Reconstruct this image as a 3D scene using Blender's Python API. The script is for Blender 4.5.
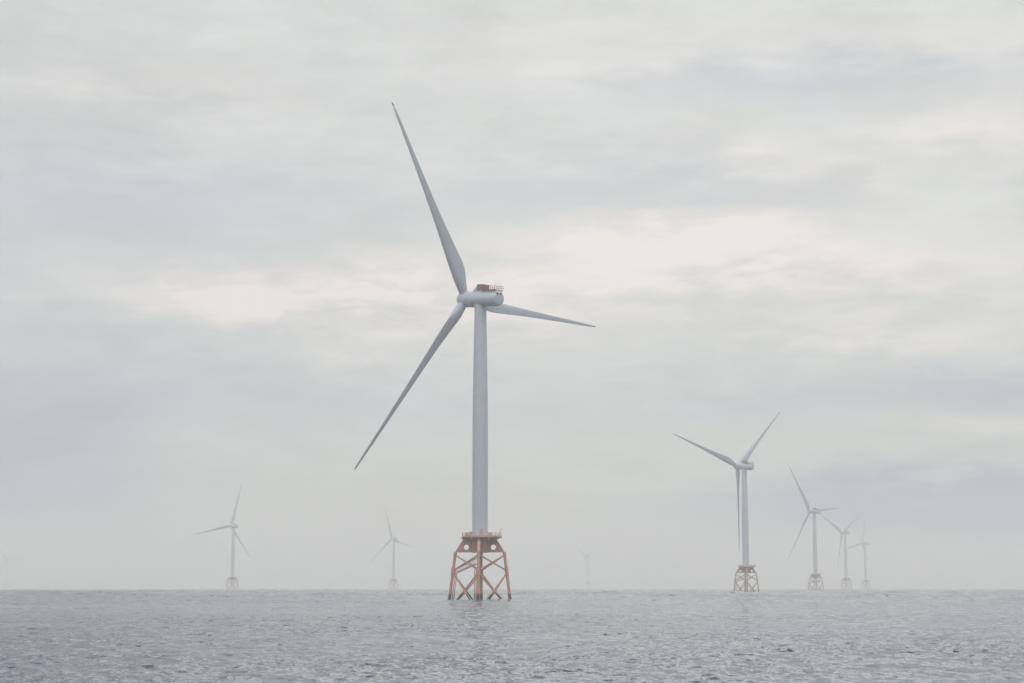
import bpy, bmesh, math, random
import numpy as np
from mathutils import Vector, Matrix, noise

for o in list(bpy.data.objects):
    bpy.data.objects.remove(o)
SC = bpy.context.scene
COL = SC.collection
R = math.radians
W, H, F = 1024, 683, 1750.0          # picture size and focal length in pixels
CAM_H = 4.35
PITCH = math.atan((587.6 - H / 2) / F)

# ------------------------------------------------------------------ camera
cam = bpy.data.cameras.new('camera')
cam.sensor_width = 36.0
cam.lens = 36.0 * F / W
cam.clip_start = 0.5
cam.clip_end = 60000
cam_o = bpy.data.objects.new('camera', cam)
COL.objects.link(cam_o)
cam_o.location = (0, 0, CAM_H)
cam_o.rotation_euler = (R(90) + PITCH, 0, 0)
SC.camera = cam_o


def px_dir(px, py):
    """azimuth (from +Y towards +X) and elevation of a picture point, in radians"""
    x, u = (px - W / 2) / F, (H / 2 - py) / F
    fw, up = math.cos(PITCH) - u * math.sin(PITCH), math.sin(PITCH) + u * math.cos(PITCH)
    return math.atan2(x, fw), math.atan2(up, math.hypot(x, fw))


# ------------------------------------------------------------------ sun, exposure
SUN_AZ, SUN_EL = R(9), R(38)
sun = bpy.data.lights.new('sun', 'SUN')
sun.energy = 0.6
sun.angle = R(46)
sun.color = (1.0, 0.955, 0.89)
sun_o = bpy.data.objects.new('sun', sun)
COL.objects.link(sun_o)
sd = Vector((math.sin(SUN_AZ) * math.cos(SUN_EL), math.cos(SUN_AZ) * math.cos(SUN_EL), math.sin(SUN_EL)))
sun_o.rotation_euler = sd.to_track_quat('Z', 'Y').to_euler()
sun_o.location = sd * 400

SC.view_settings.view_transform = 'Standard'
SC.view_settings.look = 'None'
SC.view_settings.exposure = 0.0
SC.view_settings.gamma = 1.0
SC.view_settings.use_curve_mapping = False
SC.cycles.volume_bounces = 4
SC.cycles.max_bounces = 8
SC.cycles.use_denoising = True
SC.cycles.denoiser = 'OPENIMAGEDENOISE'

# ------------------------------------------------------------------ world: overcast sky
world = bpy.data.worlds.new('World')
SC.world = world
world.use_nodes = True
nt = world.node_tree
nt.nodes.clear()


class NG:
    """small helper for writing shader maths"""
    def __init__(s, nt): s.nt = nt
    def n(s, t, **k):
        nd = s.nt.nodes.new(t)
        for a, b in k.items(): setattr(nd, a, b)
        return nd
    def put(s, sock, v):
        if isinstance(v, bpy.types.NodeSocket): s.nt.links.new(v, sock)
        else: sock.default_value = v
    def m(s, op, a, b=0.0, c=0.0):
        nd = s.n('ShaderNodeMath', operation=op)
        s.put(nd.inputs[0], a); s.put(nd.inputs[1], b); s.put(nd.inputs[2], c)
        return nd.outputs[0]
    def v(s, op, a, b=(0, 0, 0)):
        nd = s.n('ShaderNodeVectorMath', operation=op)
        s.put(nd.inputs[0], a); s.put(nd.inputs[1], b)
        return nd.outputs[0]
    def xyz(s, x, y, z):
        nd = s.n('ShaderNodeCombineXYZ')
        for i, q in enumerate((x, y, z)): s.put(nd.inputs[i], q)
        return nd.outputs[0]
    def noise(s, vec, scale, detail=4, rough=0.5, dist=0.0, out='Fac'):
        nd = s.n('ShaderNodeTexNoise')
        if vec is not None: s.put(nd.inputs['Vector'], vec)
        nd.inputs['Scale'].default_value = scale
        nd.inputs['Detail'].default_value = detail
        nd.inputs['Roughness'].default_value = rough
        nd.inputs['Distortion'].default_value = dist
        return nd.outputs[out]
    def ramp(s, f, stops, interp='LINEAR'):
        nd = s.n('ShaderNodeValToRGB')
        nd.color_ramp.interpolation = interp
        e = nd.color_ramp.elements
        while len(e) < len(stops): e.new(0.5)
        for i, (p, c) in enumerate(stops):
            e[i].position = p; e[i].color = (*c, 1)
        s.put(nd.inputs[0], f)
        return nd.outputs[0]
    def mix(s, f, a, b, t='MIX'):
        nd = s.n('ShaderNodeMix', data_type='RGBA', blend_type=t)
        s.put(nd.inputs[0], f)
        for i, q in ((6, a), (7, b)):
            s.put(nd.inputs[i], (*q, 1) if isinstance(q, tuple) and len(q) == 3 else q)
        return nd.outputs[2]


g = NG(nt)
tc = g.n('ShaderNodeTexCoord')
d = tc.outputs['Generated']
sep = g.n('ShaderNodeSeparateXYZ'); nt.links.new(d, sep.inputs[0])
X, Y, Z = sep.outputs
az = g.m('ARCTAN2', X, Y)
el = g.m('ARCSINE', Z)
# the cloud deck in azimuth / stretched elevation
cv = g.xyz(az, g.m('MULTIPLY', el, 3.2), 0.0)
n_big = g.noise(cv, 5.0, 5, 0.55, 0.5)
n_mid = g.noise(g.v('ADD', cv, (3.1, 7.7, 0)), 11.0, 6, 0.55, 0.25)
n_fine = g.noise(g.v('ADD', cv, (9.1, 1.7, 0)), 30.0, 5, 0.6, 0.3)
# ragged cloud coordinates for the openings and dark banks
waz = g.m('ADD', az, g.m('MULTIPLY', g.m('SUBTRACT', n_mid, 0.5), 0.13))
wel = g.m('ADD', el, g.m('MULTIPLY', g.m('SUBTRACT', n_big, 0.5), 0.06))
wel = g.m('ADD', wel, g.m('MULTIPLY', g.m('SUBTRACT', n_fine, 0.5), 0.025))


def blob(px, py, wx, wy):
    a0, e0 = px_dir(px, py)
    p = g.m('POWER', g.m('DIVIDE', g.m('SUBTRACT', waz, a0), wx / F), 2.0)
    q = g.m('POWER', g.m('DIVIDE', g.m('SUBTRACT', wel, e0), wy / F), 2.0)
    return g.m('POWER', 2.71828, g.m('MULTIPLY', g.m('ADD', p, q), -1.0))


def total(lst):
    acc = None
    for w_, b_ in lst:
        t_ = g.m('MULTIPLY', blob(*b_), w_)
        acc = t_ if acc is None else g.m('ADD', acc, t_)
    return acc


msn = g.n('ShaderNodeMapRange', interpolation_type='SMOOTHSTEP'); g.put(msn.inputs[0], n_mid); msn.inputs[1].default_value = 0.36; msn.inputs[2].default_value = 0.62
mid_s = msn.outputs[0]
fsn = g.n('ShaderNodeMapRange', interpolation_type='SMOOTHSTEP'); g.put(fsn.inputs[0], g.noise(g.v('ADD', cv, (5.1, 2.7, 0)), 22.0, 6, 0.6, 0.4)); fsn.inputs[1].default_value = 0.34; fsn.inputs[2].default_value = 0.66
fine_s = fsn.outputs[0]
thin = total([(1.05, (660, 265, 180, 34)), (0.9, (690, 232, 120, 20)), (1.2, (300, 290, 190, 32)), (0.7, (470, 312, 180, 30)),
              (0.8, (870, 335, 110, 16)), (0.8, (760, 160, 60, 20)), (0.7, (975, 125, 70, 22)), (0.5, (860, 175, 40, 12)),
              (0.3, (150, 90, 120, 20)), (0.3, (990, 435, 90, 9)), (0.75, (880, 270, 180, 40)), (0.4, (930, 60, 120, 24)), (0.3, (620, 60, 160, 30))])
bank = total([(2.2, (960, 508, 190, 26)), (0.6, (990, 395, 130, 24)), (0.3, (180, 195, 220, 40)), (0.3, (620, 190, 160, 28)),
              (0.8, (0, 470, 120, 70)), (0.2, (20, 330, 220, 200)), (0.35, (800, 80, 200, 20)), (0.25, (300, 400, 260, 30)), (0.3, (760, 415, 120, 16))])
# brightness: dull near the horizon, brighter overhead, as a closed cloud deck is
base = g.ramp(g.m('MULTIPLY', g.m('MAXIMUM', Z, 0.0), 1.0),
              [(0.0, (0.60, 0.61, 0.585)), (0.10, (0.63, 0.645, 0.635)), (0.2, (0.66, 0.667, 0.65)), (0.34, (0.635, 0.645, 0.63)),
               (0.6, (0.98, 1.01, 1.03)), (1.0, (1.22, 1.29, 1.36))])
amp = g.m('ADD', 0.90, g.m('ADD', g.m('MULTIPLY', g.m('SUBTRACT', n_big, 0.5), 0.30),
                           g.m('ADD', g.m('MULTIPLY', g.m('SUBTRACT', n_mid, 0.5), 0.30), g.m('MULTIPLY', g.m('SUBTRACT', n_fine, 0.5), 0.20))))
amp = g.m('ADD', amp, 0.13)
sdot = g.n('ShaderNodeVectorMath', operation='DOT_PRODUCT')
g.put(sdot.inputs[0], d); sdot.inputs[1].default_value = tuple(sd)
glow = g.m('POWER', g.m('MAXIMUM', sdot.outputs['Value'], 0.0), 9.0)      # cloud deck lit from behind round the sun
amp = g.m('MULTIPLY', amp, g.m('ADD', 0.93, g.m('MULTIPLY', glow, 0.28)))
amp = g.m('MULTIPLY', amp, g.m('ADD', 1.0, g.m('MULTIPLY', g.m('MULTIPLY', g.m('MAXIMUM', g.m('MULTIPLY', Y, -1.0), 0.0), g.m('POWER', g.m('MAXIMUM', Z, 0.0), 2.0)), 3.0)))      # added brightness in the unseen sky behind the viewer, to light the towers
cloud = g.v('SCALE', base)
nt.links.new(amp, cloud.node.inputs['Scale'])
cloud = g.mix(g.m('MINIMUM', g.m('MULTIPLY', thin, g.m('ADD', 0.1, g.m('ADD', g.m('MULTIPLY', mid_s, 0.42), g.m('MULTIPLY', fine_s, 0.5)))), 0.8), cloud, (0.97, 0.88, 0.825))
cloud = g.mix(g.m('MINIMUM', g.m('MULTIPLY', bank, 0.8), 0.85), cloud, (0.33, 0.41, 0.53))

sky = g.n('ShaderNodeTexSky', sky_type='NISHITA', sun_disc=False)
sky.sun_elevation = SUN_EL
sky.sun_rotation = SUN_AZ
bg_sky = g.n('ShaderNodeBackground'); bg_sky.inputs[1].default_value = 0.08
nt.links.new(sky.outputs[0], bg_sky.inputs[0])
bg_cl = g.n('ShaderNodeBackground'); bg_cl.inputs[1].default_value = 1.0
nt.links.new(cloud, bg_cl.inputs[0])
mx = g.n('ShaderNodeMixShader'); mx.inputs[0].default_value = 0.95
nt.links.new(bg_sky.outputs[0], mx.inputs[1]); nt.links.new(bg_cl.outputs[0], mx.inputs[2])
wo = g.n('ShaderNodeOutputWorld')
nt.links.new(mx.outputs[0], wo.inputs['Surface'])


# ------------------------------------------------------------------ materials
def new_mat(name):
    m = bpy.data.materials.new(name)
    m.use_nodes = True
    return m, NG(m.node_tree), m.node_tree.nodes['Principled BSDF']


def painted(name, col, rough=0.45, dirt=(0.30, 0.28, 0.25), amount=0.25, streak=0.25, scale=0.35, growth=False):
    """weathered paint; streaks run down; optional dark weed up to the splash line"""
    m, g, b = new_mat(name)
    tcn = g.n('ShaderNodeTexCoord')
    oc = tcn.outputs['Object']
    mp = g.n('ShaderNodeMapping'); mp.inputs['Scale'].default_value = (1, 1, streak)
    g.nt.links.new(oc, mp.inputs[0])
    n1 = g.noise(mp.outputs[0], scale * 4, 6, 0.6)
    n2 = g.noise(oc, scale, 3, 0.5)
    f = g.m('MULTIPLY', g.m('MULTIPLY', n1, n2), amount * 4)
    f = g.m('MINIMUM', g.m('MAXIMUM', g.m('SUBTRACT', f, amount * 0.6), 0.0), 0.7)
    c = g.mix(f, col, dirt)
    r = g.m('ADD', rough - 0.08, g.m('MULTIPLY', n1, 0.2))
    if growth:
        s = g.n('ShaderNodeSeparateXYZ'); g.nt.links.new(oc, s.inputs[0])
        nn = g.noise(oc, 1.1, 4, 0.6)
        z = g.m('ADD', s.outputs[2], g.m('MULTIPLY', nn, 1.6))
        gf = g.n('ShaderNodeMapRange'); gf.inputs[1].default_value = 3.3; gf.inputs[2].default_value = 2.5
        g.put(gf.inputs[0], z)
        c = g.mix(gf.outputs[0], c, g.mix(g.noise(oc, 3, 4), (0.018, 0.02, 0.018), (0.055, 0.05, 0.042)))
    g.nt.links.new(c, b.inputs['Base Color'])
    g.nt.links.new(r, b.inputs['Roughness'])
    return m


M_WHITE = painted('tower_paint', (0.51, 0.54, 0.585), 0.45, (0.33, 0.33, 0.33), 0.22, 0.08)
M_BLADE = painted('blade_gelcoat', (0.42, 0.452, 0.50), 0.40, (0.33, 0.34, 0.35), 0.2, 0.15)
M_TIP = painted('dark_blade_tip', (0.12, 0.12, 0.13), 0.5)
M_RED = painted('weathered_red_steel', (0.56, 0.28, 0.225), 0.55, (0.26, 0.13, 0.10), 0.25, 0.3, 0.5, growth=True)
M_TAN = painted('weathered_tan_steel', (0.46, 0.30, 0.205), 0.55, (0.22, 0.15, 0.10), 0.3, 0.3, 0.5, growth=True)
M_DECK = painted('grating_steel', (0.52, 0.33, 0.28), 0.6, (0.2, 0.15, 0.13), 0.2)
M_HOIST = painted('hoist_red_paint', (0.30, 0.10, 0.09), 0.5, (0.2, 0.1, 0.1), 0.25)
M_ROOFD = painted('dark_cover_sheet', (0.10, 0.07, 0.075), 0.6)
M_VENT = painted('black_louvre', (0.02, 0.022, 0.025), 0.6)
M_BIRD = painted('dark_feathers', (0.022, 0.022, 0.026), 0.7)


# ------------------------------------------------------------------ mesh helpers
def link(name, bm, mat, parent=None, smooth=False, mats=None):
    me = bpy.data.meshes.new(name)
    bmesh.ops.recalc_face_normals(bm, faces=bm.faces)
    if smooth:
        for f in bm.faces: f.smooth = True
    bm.to_mesh(me); bm.free()
    for m in (mats or [mat]): me.materials.append(m)
    o = bpy.data.objects.new(name, me)
    COL.objects.link(o)
    if parent: o.parent = parent
    return o


def add_tube(bm, a, b, r0, r1=None, n=12, cap=True):
    a, b = Vector(a), Vector(b)
    r1 = r0 if r1 is None else r1
    q = (b - a).to_track_quat('Z', 'Y')
    rings = []
    for p, r in ((a, r0), (b, r1)):
        rings.append([bm.verts.new(p + q @ Vector((r * math.cos(t), r * math.sin(t), 0)))
                      for t in [2 * math.pi * i / n for i in range(n)]])
    fs = [bm.faces.new((rings[0][i], rings[0][(i + 1) % n], rings[1][(i + 1) % n], rings[1][i])) for i in range(n)]
    for f in fs: f.smooth = True
    if cap:
        bm.faces.new([bm.verts.new(v.co) for v in rings[0][::-1]]); bm.faces.new([bm.verts.new(v.co) for v in rings[1]])


def add_lathe(bm, prof, n=48, axis='Z', cap=True):
    """prof: list of (radius, height)"""
    rings = []
    for r, z in prof:
        ring = []
        for i in range(n):
            t = 2 * math.pi * i / n
            c, s = r * math.cos(t), r * math.sin(t)
            ring.append(bm.verts.new((c, s, z) if axis == 'Z' else (z, c, s)))
        rings.append(ring)
    for k in range(len(rings) - 1):
        for i in range(n):
            f = bm.faces.new((rings[k][i], rings[k][(i + 1) % n], rings[k + 1][(i + 1) % n], rings[k + 1][i]))
            f.smooth = True
    if cap:
        bm.faces.new([bm.verts.new(v.co) for v in rings[0][::-1]]); bm.faces.new([bm.verts.new(v.co) for v in rings[-1]])


def add_box(bm, c, s, rot=None):
    vs = []
    for x in (-.5, .5):
        for y in (-.5, .5):
            for z in (-.5, .5):
                p = Vector((x * s[0], y * s[1], z * s[2]))
                if rot is not None: p = rot @ p
                vs.append(bm.verts.new(p + Vector(c)))
    for q in ((0, 1, 3, 2), (4, 6, 7, 5), (0, 4, 5, 1), (2, 3, 7, 6), (0, 2, 6, 4), (1, 5, 7, 3)):
        bm.faces.new([vs[i] for i in q])


# ------------------------------------------------------------------ the sea
rng = np.random.default_rng(11)
NW = 170
lam = np.exp(rng.uniform(np.log(0.55), np.log(7.5), NW) * 1.0)
k = 2 * np.pi / lam
main_dir = R(-46)                                   # travelling right and towards the camera
spread = rng.normal(0, 1, NW) * np.where(lam < 1.5, R(36), R(22))
kd = main_dir + spread
amp_w = 0.0165 / k * np.where(lam > 2.0, (2.0 / lam) ** 1.15, 1.0)
amp_w = amp_w * rng.uniform(0.6, 1.4, NW)
ph = rng.uniform(0, 2 * np.pi, NW)
NF = 36
lam_f = np.exp(rng.uniform(np.log(13), np.log(42), NF)); k_f = 2 * np.pi / lam_f
dir_f = R(-62) + rng.normal(0, 1, NF) * R(30); ph_f = rng.uniform(0, 2 * np.pi, NF)
gk = rng.normal(size=(14, 2)) * 2 * np.pi / np.exp(rng.uniform(np.log(60), np.log(420), 14))[:, None]
gp = rng.uniform(0, 2 * np.pi, 14)


def gust(x, y):
    """slow patches of ruffled and slick water"""
    s = np.zeros_like(x)
    for i in range(14): s += np.sin(gk[i, 0] * x + gk[i, 1] * y + gp[i])
    return np.clip(0.92 + 0.10 * s, 0.4, 1.3)


def sea_height(x, y, step):
    h = np.zeros_like(x)
    for i in range(NW):
        wgt = np.clip((lam[i] / step - 2.5) / 2.5, 0, 1)
        if not np.any(wgt > 0): continue
        p = k[i] * (x * math.cos(kd[i]) + y * math.sin(kd[i])) + ph[i]
        s = np.sin(p)
        h += wgt * amp_w[i] * (s + 0.3 * (s * s - 0.5))
    h *= gust(x, y)
    # longer open-water sea away from the calmer near field
    r = np.hypot(x, y)
    fade = np.clip((r - 350) / 600, 0, 1)
    if np.any(fade > 0):
        hf = np.zeros_like(x)
        for i in range(NF):
            wgt = np.clip((lam_f[i] / step - 2.5) / 2.0, 0, 1)
            if not np.any(wgt > 0): continue
            s = np.sin(k_f[i] * (x * math.cos(dir_f[i]) + y * math.sin(dir_f[i])) + ph_f[i])
            hf += wgt * 0.036 / k_f[i] * (s + 0.25 * (s * s - 0.5))
        h += hf * fade
    return h


def build_sea():
    rows = list(np.geomspace(0.6, 60, 50))
    while rows[-1] < 130: rows.append(rows[-1] + 0.13)
    st = 0.13
    while rows[-1] < 2600:
        st = max(0.13, min((rows[-1] - 75) * 0.0022, 3.2)); rows.append(rows[-1] + st)
    rows += list(np.geomspace(rows[-1] + 4, 9000, 260))
    rows = np.array(rows)
    dense = np.linspace(R(-18.5), R(18.5), 900)
    rest = np.arange(R(18.5) + R(3), 2 * np.pi - R(18.5) - R(1.5), R(3))
    th = np.concatenate([dense, rest])
    n, m_ = len(rows), len(th)
    dr = np.gradient(rows)
    dth = np.concatenate([np.full(900, R(37) / 899), np.full(len(rest), R(3))])
    Rr, T = np.meshgrid(rows, th, indexing='ij')
    x, y = Rr * np.sin(T), Rr * np.cos(T)
    step = np.maximum(dr[:, None], Rr * dth[None, :])
    z = sea_height(x, y, step)
    co = np.stack([x, y, z], -1).reshape(-1, 3)
    co = np.vstack([co, [[0, 0, 0]]])
    i, j = np.meshgrid(np.arange(n - 1), np.arange(m_), indexing='ij')
    j2 = (j + 1) % m_
    quads = np.stack([i * m_ + j, (i + 1) * m_ + j, (i + 1) * m_ + j2, i * m_ + j2], -1).reshape(-1, 4)
    jj = np.arange(m_)
    tris = np.stack([np.full(m_, n * m_), jj, (jj + 1) % m_], -1)
    loops = np.concatenate([quads.ravel(), tris.ravel()]).astype(np.int32)
    starts = np.concatenate([np.arange(len(quads)) * 4, len(quads) * 4 + np.arange(m_) * 3]).astype(np.int32)
    me = bpy.data.meshes.new('sea')
    me.vertices.add(len(co)); me.vertices.foreach_set('co', co.ravel())
    me.loops.add(len(loops)); me.loops.foreach_set('vertex_index', loops)
    me.polygons.add(len(starts)); me.polygons.foreach_set('loop_start', starts)
    me.update(calc_edges=True)
    me.polygons.foreach_set('use_smooth', np.ones(len(starts), dtype=bool))
    o = bpy.data.objects.new('sea', me)
    COL.objects.link(o)
    o['kind'] = 'structure'
    o['label'] = 'grey rippled open sea reaching to a misty horizon'
    m, g, b = new_mat('sea_water')
    b.inputs['Base Color'].default_value = (0.016, 0.034, 0.068, 1)
    b.inputs['IOR'].default_value = 1.333
    tcn = g.n('ShaderNodeTexCoord'); oc = tcn.outputs['Object']
    mp = g.n('ShaderNodeMapping'); mp.inputs['Rotation'].default_value = (0, 0, R(46)); mp.inputs['Scale'].default_value = (1.0, 0.55, 1)
    g.nt.links.new(oc, mp.inputs[0])
    patch = g.noise(oc, 0.007, 3, 0.5)
    patch2 = g.noise(oc, 0.035, 3, 0.55)
    c1 = g.noise(mp.outputs[0], 1.6, 4, 0.6, 0.0, 'Color')
    c2 = g.noise(mp.outputs[0], 5.5, 3, 0.6, 0.0, 'Color')
    s1 = g.v('SUBTRACT', c1, (0.5, 0.5, 0.5)); s2 = g.v('SUBTRACT', c2, (0.5, 0.5, 0.5))
    c0 = g.noise(mp.outputs[0], 0.42, 5, 0.66, 0.3, 'Color')
    s0 = g.v('SUBTRACT', c0, (0.5, 0.5, 0.5))
    slope = g.v('ADD', g.v('MULTIPLY', s0, (1.6, 1.6, 0)), g.v('ADD', g.v('MULTIPLY', s1, (1.3, 1.3, 0)), g.v('MULTIPLY', s2, (0.6, 0.6, 0))))
    stg = g.m('MAXIMUM', 0.3, g.m('ADD', -1.75, g.m('ADD', g.m('MULTIPLY', patch, 3.8), g.m('MULTIPLY', patch2, 1.8))))
    sc = g.v('SCALE', slope); g.nt.links.new(stg, sc.node.inputs['Scale'])
    geo = g.n('ShaderNodeNewGeometry')
    nrm = g.v('NORMALIZE', g.v('ADD', geo.outputs['Normal'], sc))
    g.nt.links.new(nrm, b.inputs['Normal'])
    b.inputs['Roughness'].default_value = 0.10
    me.materials.append(m)
    return o


build_sea()

# ------------------------------------------------------------------ the haze
bm = bmesh.new()
add_box(bm, (0, 0, 92.0), (18800, 18800, 200.0))
haze = link('haze', bm, bpy.data.materials.new('sea_mist'))
haze['kind'] = 'stuff'
haze['label'] = 'pale sea mist filling the air over the water'
hm = haze.data.materials[0]
hm.use_nodes = True
hm.node_tree.nodes.clear()
hv = hm.node_tree.nodes.new('ShaderNodeVolumePrincipled')
hv.inputs['Color'].default_value = (0.995, 0.975, 0.935, 1)
hv.inputs['Density'].default_value = 0.00030
hv.inputs['Anisotropy'].default_value = 0.25
ho = hm.node_tree.nodes.new('ShaderNodeOutputMaterial')
hm.node_tree.links.new(hv.outputs[0], ho.inputs['Volume'])

# ------------------------------------------------------------------ the wind turbine
HUB_H, OVER, ROT_R = 109.64, 7.9, 77.0
TILT = R(6)
CONE = R(4.2)
DECK = 22.55


def rotor_frame(al):
    ah = Vector((math.cos(al), math.sin(al), 0))
    a = ah * math.cos(TILT) + Vector((0, 0, math.sin(TILT)))
    e1 = Vector((math.sin(al), -math.cos(al), 0))
    return ah, a, e1, e1.cross(a)


def nacelle_matrix(al):
    """local +X is the shaft pointing at the rotor, origin on the tower axis at shaft height"""
    ah, a, e1, e2 = rotor_frame(al)
    c = Vector((0, 0, HUB_H)) + ah * OVER
    o_ = c - a * (OVER / math.cos(TILT))
    left = e2.cross(a)
    return Matrix(((a.x, left.x, e2.x, o_.x), (a.y, left.y, e2.y, o_.y), (a.z, left.z, e2.z, o_.z), (0, 0, 0, 1)))


def blade_matrix(al, th):
    ah, a, e1, e2 = rotor_frame(al)
    c = Vector((0, 0, HUB_H)) + ah * OVER
    s = e2 * math.cos(th) + e1 * math.sin(th)
    lead = e2 * math.sin(th) - e1 * math.cos(th)
    z = s * math.cos(CONE) + a * math.sin(CONE)
    x = lead
    y = z.cross(x)
    return Matrix(((x.x, y.x, z.x, c.x), (x.y, y.y, z.y, c.y), (x.z, y.z, z.z, c.z), (0, 0, 0, 1)))


def interp(tab, s):
    xs, ys = zip(*tab)
    return float(np.interp(s, xs, ys))


CHORD = [(0, 3.2), (3.0, 3.2), (5, 3.75), (7, 4.4), (9.5, 5.1), (12, 5.4), (15, 5.25), (19, 4.75), (24, 4.1), (31, 3.35), (40, 2.65),
         (54, 1.85), (66, 1.3), (72, 1.0), (75, 0.72), (76.4, 0.42), (77, 0.12)]
THICK = [(0, 1.0), (3.2, 1.0), (5, 0.86), (9, 0.64), (14, 0.47), (22, 0.30), (40, 0.22), (77, 0.17)]
PITCHT = [(0, 32), (8, 31), (14, 28), (22, 23), (31, 19), (54, 13), (77, 9)]
NSEC = 28


def section(s):
    c, t, p = interp(CHORD, s), interp(THICK, s), R(interp(PITCHT, s))
    blend = min(1.0, max(0.0, (s - 3.2) / 8.0))
    out = []
    for i in range(NSEC):
        u = 2 * math.pi * i / NSEC
        cx, cy = 0.5 * math.cos(u), 0.5 * math.sin(u)            # circle, LE at +X
        xx = 0.5 - cx                                            # 0 at LE, 1 at TE
        yt = 5 * (0.2969 * math.sqrt(max(xx, 0)) - 0.126 * xx - 0.3516 * xx ** 2 + 0.2843 * xx ** 3 - 0.1036 * xx ** 4)
        ax, ay = (0.34 - xx), (math.copysign(yt, math.sin(u)) * t if abs(math.sin(u)) > 1e-6 else 0.0)
        x_ = cx * (1 - blend) + ax * blend
        y_ = cy * (1 - blend) + ay * blend
        x_, y_ = x_ * c, y_ * c
        # leading edge turned towards the wind (local -Y)
        rx, ry = x_ * math.cos(p) + y_ * math.sin(p), -x_ * math.sin(p) + y_ * math.cos(p)
        out.append(Vector((rx, ry - 1.5 * (s / 77.0) ** 2, s)))
    return out


def loft(bm, stations):
    rings = [[bm.verts.new(p) for p in section(s)] for s in stations]
    for a_, b_ in zip(rings, rings[1:]):
        for i in range(NSEC):
            f = bm.faces.new((a_[i], a_[(i + 1) % NSEC], b_[(i + 1) % NSEC], b_[i])); f.smooth = True
    bm.faces.new(rings[0][::-1]); bm.faces.new(rings[-1])


def blade_mesh():
    bm = bmesh.new(); loft(bm, list(np.linspace(1.2, 20, 40)) + list(np.linspace(21, 75.4, 44)))
    return bm


LEG_TOP, LEG_Z, LEG_BOT = 8.75, 16.9, -6.0


def leg_r(z):
    return 10.85 + (LEG_TOP - 10.85) * z / LEG_Z


def leg_pt(i, z, r=None):
    t = R(-2) + i * math.pi / 2
    r = leg_r(z) if r is None else r
    return Vector((r * math.cos(t), r * math.sin(t), z))


TOWER = [(2.82, 22.9), (2.82, 45), (2.80, 62), (2.72, 73), (2.55, 84), (2.36, 95), (2.20, 103), (2.16, 106.6)]


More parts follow.
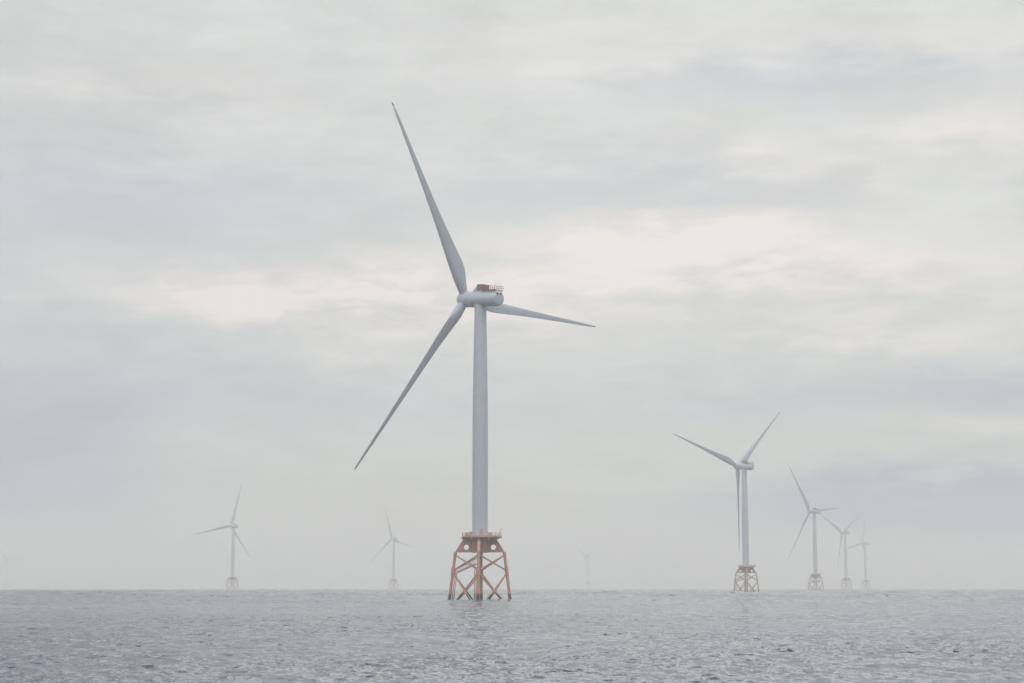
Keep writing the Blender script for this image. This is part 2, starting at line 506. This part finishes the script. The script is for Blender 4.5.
def make_turbine():
    root = bpy.data.objects.new('wind_turbine', None)
    COL.objects.link(root)
    # tower with faint section flanges
    bm = bmesh.new(); add_lathe(bm, TOWER, 64)
    tower = link('tower', bm, M_WHITE, root)
    for z in (46.0, 73.0):
        rr = interp([(z_, r_) for r_, z_ in TOWER], z)
        bm = bmesh.new(); add_lathe(bm, [(rr + .005, z - .12), (rr + .05, z - .10), (rr + .05, z + .10), (rr + .005, z + .12)], 64)
        link('flange', bm, M_WHITE, tower)
    bm = bmesh.new()
    add_box(bm, (0.5, -2.83, DECK + 1.55), (1.0, 0.16, 2.3))
    link('door', bm, M_DECK, tower)
    # transition piece: central can, four plate arms with a round hole each
    bm = bmesh.new()
    add_lathe(bm, [(2.95, 16.75), (3.0, 16.9), (3.0, 21.4), (2.9, 22.0)], 48)
    tp = link('transition_piece', bm, M_RED, root)
    for i in range(4):
        link('arm', arm_mesh(i), M_RED, tp)
    # legs, with thick cans at the brace nodes
    for i in range(4):
        bm = bmesh.new()
        p0, p1 = leg_pt(i, LEG_BOT), leg_pt(i, LEG_Z)
        add_tube(bm, p0, p1, 0.56, 0.50, 20)
        for z, hh in ((10.0, 1.5),):
            add_tube(bm, leg_pt(i, z - hh), leg_pt(i, z + hh), 0.68, 0.68, 20)
        add_tube(bm, leg_pt(i, 15.6), leg_pt(i, 17.0), 0.62, 0.62, 20)
        link('leg', bm, M_RED, root)
    for i in range(4):
        j = (i + 1) % 4
        for a_, b_ in ((i, j), (j, i)):
            bm = bmesh.new(); add_tube(bm, leg_pt(a_, 15.9), leg_pt(b_, 10.4), 0.26, n=12); link('brace', bm, M_RED, root)
            bm = bmesh.new(); add_tube(bm, leg_pt(a_, 9.6), leg_pt(b_, -4.2), 0.29, n=12); link('brace', bm, M_RED, root)
    # working platform and its railing
    bm = bmesh.new()
    oct_ = [Vector((0.75 + 7.1 * sx, 7.1 * sy, 0)) for sx, sy in
            ((1, .52), (.52, 1), (-.52, 1), (-1, .52), (-1, -.52), (-.52, -1), (.52, -1), (1, -.52))]
    lo = [bm.verts.new(p + Vector((0, 0, DECK - .5))) for p in oct_]; hi = [bm.verts.new(p + Vector((0, 0, DECK))) for p in oct_]
    bm.faces.new(lo[::-1]); bm.faces.new(hi)
    for i in range(8): bm.faces.new((lo[i], lo[(i + 1) % 8], hi[(i + 1) % 8], hi[i]))
    for i in range(4):                                           # brackets below the deck edge
        t = R(-2) + i * math.pi / 2
        q = Matrix.Rotation(t, 3, 'Z')
        add_box(bm, q @ Vector((5.0, 0, DECK - .74)), (3.6, 0.5, 0.46), q)
    deck = link('work_platform', bm, M_DECK, root)
    bm = bmesh.new()
    for i in range(8):
        a_, b_ = oct_[i].lerp(Vector((.75, 0, 0)), .015), oct_[(i + 1) % 8].lerp(Vector((.75, 0, 0)), .015)
        n_ = max(3, round((b_ - a_).length / 1.5))
        for q in range(n_):
            p = a_.lerp(b_, q / n_)
            add_tube(bm, p + Vector((0, 0, DECK)), p + Vector((0, 0, DECK + 1.2)), 0.05, n=6)
        for zz, rr in ((1.2, .055), (.65, .045), (.12, .08)):
            add_tube(bm, a_ + Vector((0, 0, DECK + zz)), b_ + Vector((0, 0, DECK + zz)), rr, n=6)
    link('railing', bm, M_DECK, deck)
    bm = bmesh.new()
    px, py = 7.2, -1.8
    add_tube(bm, (px, py, DECK), (px, py, DECK + 2.2), .14, .11, 10)
    add_tube(bm, (px, py, DECK + 2.15), (px + 1.0, py - 1.3, DECK + 2.75), .10, .06, 8)
    link('davit_crane', bm, M_DECK, deck)
    for (bx, by, bw, bh) in ((-4.6, -2.4, 1.3, 1.3), (-3.2, -4.4, 1.0, 1.5), (3.6, -3.9, 1.5, 1.2)):
        bm = bmesh.new(); add_box(bm, (bx, by, DECK + bh / 2 + .01), (bw, 1.0, bh)); bmesh.ops.bevel(bm, geom=bm.edges[:], offset=.05, segments=2)
        link('equipment_cabinet', bm, M_DECK, deck)
    # boat landing by the left leg and by the near leg: two bumper tubes with rungs
    for leg_i, off in ((2, Vector((.95, -1.0, 0))), (3, Vector((-.75, -1.0, 0)))):
        bm = bmesh.new()
        zt = 10.6
        pr = []
        for sgn in (0, 1):
            sh = Vector((.6 * sgn, -.8 * sgn, 0)) if leg_i == 2 else Vector((-.55 * sgn, -.6 * sgn, 0))
            b0, t0 = leg_pt(leg_i, -2.5) + off + sh, leg_pt(leg_i, zt) + off + sh
            add_tube(bm, b0, t0, .17, n=10); pr.append((b0, t0))
        for q in range(24):
            f = q / 23
            add_tube(bm, pr[0][0].lerp(pr[0][1], f), pr[1][0].lerp(pr[1][1], f), .04, n=6)
        for z in (2.6, 9.2):
            add_tube(bm, leg_pt(leg_i, z), pr[0][0].lerp(pr[0][1], (z + 2.5) / (zt + 2.5)), .13, n=8)
        link('boat_landing', bm, M_RED, root)
    # sloping access walkway from the left landing up to the near leg
    a_, b_ = leg_pt(2, 9.9) + Vector((2.0, -1.8, 0)), leg_pt(3, 12.7) + Vector((-.7, -.5, 0))
    bm = bmesh.new()
    for dz, rr in ((0, .14), (1.1, .05)):
        for sd_ in (-.4, .4):
            add_tube(bm, a_ + Vector((sd_, sd_, dz)), b_ + Vector((sd_, sd_, dz)), rr, n=8)
    for q in range(13):
        p = a_.lerp(b_, q / 12)
        for sd_ in (-.4, .4):
            add_tube(bm, p + Vector((sd_, sd_, 0)), p + Vector((sd_, sd_, 1.1)), .035, n=6)
    for q in range(40):
        p = a_.lerp(b_, q / 39)
        add_tube(bm, p + Vector((-.4, -.4, 0)), p + Vector((.4, .4, 0)), .03, n=6)
    add_box(bm, leg_pt(2, 9.7) + Vector((1.3, -1.3, 0)), (2.2, 1.8, .18))
    link('access_walkway', bm, M_RED, root)
    # nacelle
    NM = nacelle_matrix(R(133.5))
    bm = bmesh.new()
    add_lathe(bm, [(2.40, 5.0), (3.0, 4.85), (3.06, 4.6), (3.06, 3.4), (3.0, 3.2), (2.78, 3.1), (2.74, 2.7), (2.74, -8.8), (2.68, -9.4), (2.5, -9.85),
                   (2.15, -10.1), (1.0, -10.25), (0.1, -10.28)], 64, 'X')
    add_lathe(bm, [(2.3, -2.5), (2.2, -3.0), (2.163, -3.4)], 40)            # yaw collar down to the tower top
    nac = link('nacelle', bm, M_WHITE, root); nac.matrix_local = NM
    bm = bmesh.new()                                                       # raised roof shroud, sloping at the front
    pf = [(3.3, 2.4), (0.9, 4.6), (0.5, 4.75), (0.5, 3.1), (-9.6, 3.0), (-9.8, 1.8), (3.2, 1.8)]
    s0 = [bm.verts.new((x_, -1.55, z_)) for x_, z_ in pf]; s1 = [bm.verts.new((x_, 1.55, z_)) for x_, z_ in pf]
    bm.faces.new(s0); bm.faces.new(s1[::-1])
    for i in range(len(pf)): bm.faces.new((s0[i], s1[i], s1[(i + 1) % len(pf)], s0[(i + 1) % len(pf)]))
    link('roof_shroud', bm, M_WHITE, nac)
    bm = bmesh.new(); add_box(bm, (-.95, 0, 3.98), (2.86, 3.5, 1.95)); bmesh.ops.bevel(bm, geom=bm.edges[:], offset=.06, segments=2)
    link('cooler_box', bm, M_HOIST, nac)
    bm = bmesh.new(); add_box(bm, (-.95, 0, 5.06), (3.1, 3.7, .2)); link('cooler_lid', bm, M_ROOFD, nac)
    bm = bmesh.new()
    add_box(bm, (-5.95, 0, 3.08), (7.1, 4.3, .24))
    for sy in (-1.9, 1.9):
        for xx in (-3.5, -6.2, -9.0): add_box(bm, (xx, sy, 2.72), (.18, .18, .5))
    link('hoist_platform', bm, M_HOIST, nac)
    bm = bmesh.new()
    zt = 3.2
    def rail(p, q):
        p, q = Vector(p), Vector(q)
        n_ = max(2, round((q - p).length / 1.15))
        for i in range(n_ + 1):
            c_ = p.lerp(q, i / n_); add_tube(bm, c_, c_ + Vector((0, 0, 1.4)), .075, n=6)
        for dz in (.7, 1.4): add_tube(bm, p + Vector((0, 0, dz)), q + Vector((0, 0, dz)), .05, n=6)
    rail((-2.5, -2.1, zt), (-9.5, -2.1, zt)); rail((-2.5, 2.1, zt), (-9.5, 2.1, zt)); rail((-9.5, -2.1, zt), (-9.5, 2.1, zt))
    link('hoist_railing', bm, M_HOIST, nac)
    for sy in (-.4, 1.15):
        bm = bmesh.new(); add_tube(bm, (-9.7, sy, 1.7), (-10.33, sy, 1.7), .42, n=20); link('vent', bm, M_VENT, nac)
    bm = bmesh.new()
    for yy in (-1.3, 1.3):
        add_tube(bm, (-9.0, yy, 4.6), (-9.0, yy, 5.5), .05, n=6)
    add_tube(bm, (-9.0, -1.3, 5.45), (-9.0, 1.3, 5.45), .03, n=6)
    link('wind_sensor', bm, M_DECK, nac)
    # hub
    bm = bmesh.new()
    x0 = OVER / math.cos(TILT)
    add_lathe(bm, [(2.3, 5.06), (2.85, 5.2), (2.95, 5.8), (2.98, x0), (2.9, x0 + 1.1), (2.6, x0 + 2.1), (2.05, x0 + 3.0), (1.3, x0 + 3.55), (.55, x0 + 3.8), (.05, x0 + 3.85)], 48, 'X')
    hub = link('hub', bm, M_WHITE, root); hub.matrix_local = NM
    # three blades
    for kk in range(3):
        bl = link('blade', blade_mesh(), M_BLADE, root)
        bl.matrix_local = blade_matrix(R(133.5), R(-28.3 + 120 * kk))
        bm = bmesh.new(); loft(bm, [75.4, 75.8, 76.2, 76.6, 76.85, 77.0]); link('blade_tip', bm, M_TIP, bl)
        bm = bmesh.new(); add_lathe(bm, [(1.63, 2.65), (1.68, 2.7), (1.68, 2.95), (1.63, 3.0)], 32); link('root_collar', bm, M_WHITE, bl)
        for s in (12.5, 22.0, 32.0):
            sec = section(s); p = sec[9]; q = sec[10]
            c_ = (p + q) / 2; nrm = Vector((0, 0, 1)).cross(q - p).normalized()
            if nrm.y < 0: nrm.negate()
            bm = bmesh.new(); add_tube(bm, c_ - nrm * .1, c_ + nrm * .05, .17, n=10); link('receptor', bm, M_VENT, bl)
    return root


def arm_mesh(i):
    """sloping box-plate arm from the central can out to a leg, pierced by a round hole"""
    bm = bmesh.new()
    hw = 0.5
    outer = [(2.6, 21.55), (6.0, 21.55), (8.55, 17.45), (8.75, 16.85), (2.6, 16.85)]
    cx, cz, hr = 4.85, 18.65, 0.95
    n = 32
    circ = [(cx + hr * math.cos(2 * math.pi * q / n), cz + hr * math.sin(2 * math.pi * q / n)) for q in range(n)]
    # outline sampled at the same angles so plate faces are quads
    def hit(ang):
        dx, dz = math.cos(ang), math.sin(ang); best = 1e9
        for (x0, z0), (x1, z1) in zip(outer, outer[1:] + outer[:1]):
            ex, ez = x1 - x0, z1 - z0; den = dx * ez - dz * ex
            if abs(den) < 1e-9: continue
            t_ = ((x0 - cx) * ez - (z0 - cz) * ex) / den; u_ = ((x0 - cx) * dz - (z0 - cz) * dx) / den
            if t_ > 0 and -1e-6 <= u_ <= 1 + 1e-6: best = min(best, t_)
        return (cx + dx * best, cz + dz * best)
    angs = sorted([2 * math.pi * q / n for q in range(n)] + [math.atan2(z - cz, x - cx) % (2 * math.pi) for x, z in outer])
    inn = [(cx + hr * math.cos(a_), cz + hr * math.sin(a_)) for a_ in angs]; out = [hit(a_) for a_ in angs]
    t = R(-2) + i * math.pi / 2
    rot = Matrix.Rotation(t, 3, 'Z')
    V = {}
    for nm, pts in (('i', inn), ('o', out)):
        for sg in (-1, 1):
            V[nm, sg] = [bm.verts.new(rot @ Vector((x_, sg * hw, z_))) for x_, z_ in pts]
    m_ = len(angs)
    for q in range(m_):
        r_ = (q + 1) % m_
        bm.faces.new((V['i', 1][q], V['o', 1][q], V['o', 1][r_], V['i', 1][r_]))
        bm.faces.new((V['i', -1][q], V['i', -1][r_], V['o', -1][r_], V['o', -1][q]))
        bm.faces.new((V['i', 1][q], V['i', 1][r_], V['i', -1][r_], V['i', -1][q]))
        bm.faces.new((V['o', 1][q], V['o', -1][q], V['o', -1][r_], V['o', 1][r_]))
    return bm


M_BROWN = painted('brown_grey_paint', (0.30, 0.22, 0.18), 0.5)
RED_ONLY = {'weathered_red_steel': M_TAN, 'hoist_red_paint': M_BROWN}
SMALL = {'flange', 'door', 'railing', 'davit_crane', 'equipment_cabinet', 'boat_landing', 'access_walkway', 'vent', 'wind_sensor', 'receptor',
         'root_collar', 'hoist_railing', 'cooler_lid', 'blade_tip'}


def copy_turbine(src, x, y, al, th, label, keep_small):
    r = src.copy(); COL.objects.link(r)
    r.location = (x, y, 0)
    nb = 0
    for ch in list(src.children):
        kind = ch.name.split('.')[0]
        if kind in SMALL and not keep_small: continue
        c = ch.copy(); COL.objects.link(c); c.parent = r
        if kind == 'blade':
            c.matrix_local = blade_matrix(al, th + nb * 2 * math.pi / 3); nb += 1
        elif kind in ('nacelle', 'hub'):
            c.matrix_local = nacelle_matrix(al)
        todo = [c]
        for gch in list(ch.children):
            if gch.name.split('.')[0] in SMALL and not keep_small: continue
            e = gch.copy(); COL.objects.link(e); e.parent = c; todo.append(e)
        for o in todo:
            for sl in o.material_slots:
                if sl.material.name in RED_ONLY:
                    mm = RED_ONLY[sl.material.name]; sl.link = 'OBJECT'; sl.material = mm
    r['label'] = label
    return r


t1 = make_turbine()
t1.location = (-11.5, 631.1, 0)
t1['label'] = 'nearest and largest wind turbine, white tower on faded red steel lattice legs'
t1['category'] = 'wind turbine'
t1['group'] = 'wind turbines standing in the sea'
SPOTS = [
    (202.2, 1525.0, 128.4, 48.3, 'second largest turbine, tan lattice legs, one blade hanging straight down along its tower', True),
    (418.3, 2432.7, 131.9, -34.8, 'pale third largest turbine, one blade pointing almost level to the right', True),
    (641.3, 3388.4, 129.7, 59.4, 'faint turbine with two upper blades in a V, left of the rightmost one', False),
    (844.2, 4213.7, 139.0, 15.5, 'rightmost and very faint turbine with one blade pointing straight up', False),
    (-477.0, 3012.4, 135.5, 15.8, 'hazy turbine far left of the largest one, a blade stretched out level to the left', False),
    (-256.6, 3826.5, 134.8, -16.3, 'ghostly small turbine just left of the red lattice legs of the largest one', False),
    (261.5, 6055.9, 134.7, -57.7, 'barely visible turbine right of the red lattice legs, blades like a tiny Y', False),
    (-1895.0, 6620.0, 134.4, -40.0, 'almost vanished turbine in mist at the far left edge of the sea', False),
]
for x, y, al, th, lab, ks in SPOTS:
    copy_turbine(t1, x, y, R(al), R(th), lab, ks)


# ------------------------------------------------------------------ a dark seabird riding the swell
def seabird(px, py, length, face):
    a0, e0 = px_dir(px, py)
    dist = CAM_H / math.tan(-e0)
    x, y = dist * math.sin(a0), dist * math.cos(a0)
    zz = float(sea_height(np.array([x]), np.array([y]), np.array([0.3]))[0])
    bm = bmesh.new()
    prof = [(-.5, .005, .10), (-.42, .05, .07), (-.3, .11, .05), (-.1, .17, .04), (.12, .17, .05), (.26, .12, .09), (.33, .075, .17), (.37, .06, .26),
            (.42, .075, .31), (.48, .06, .315), (.53, .025, .30), (.64, .006, .285)]
    rings = []
    for xx, r, cz in prof:
        rings.append([bm.verts.new((xx * length, r * length * .95 * math.cos(t), (cz + r * .8 * math.sin(t)) * length)) for t in [2 * math.pi * i / 14 for i in range(14)]])
    for a_, b_ in zip(rings, rings[1:]):
        for i in range(14):
            f = bm.faces.new((a_[i], a_[(i + 1) % 14], b_[(i + 1) % 14], b_[i])); f.smooth = True
    bm.faces.new(rings[0][::-1]); bm.faces.new(rings[-1])
    o = link('seabird', bm, M_BIRD)
    o.location = (x, y, zz + 0.01)
    o.rotation_euler = (0, 0, face)
    o['label'] = 'small dark seabird floating on the water at lower left'
    o['category'] = 'bird'


seabird(138.5, 647.0, 0.42, R(185))
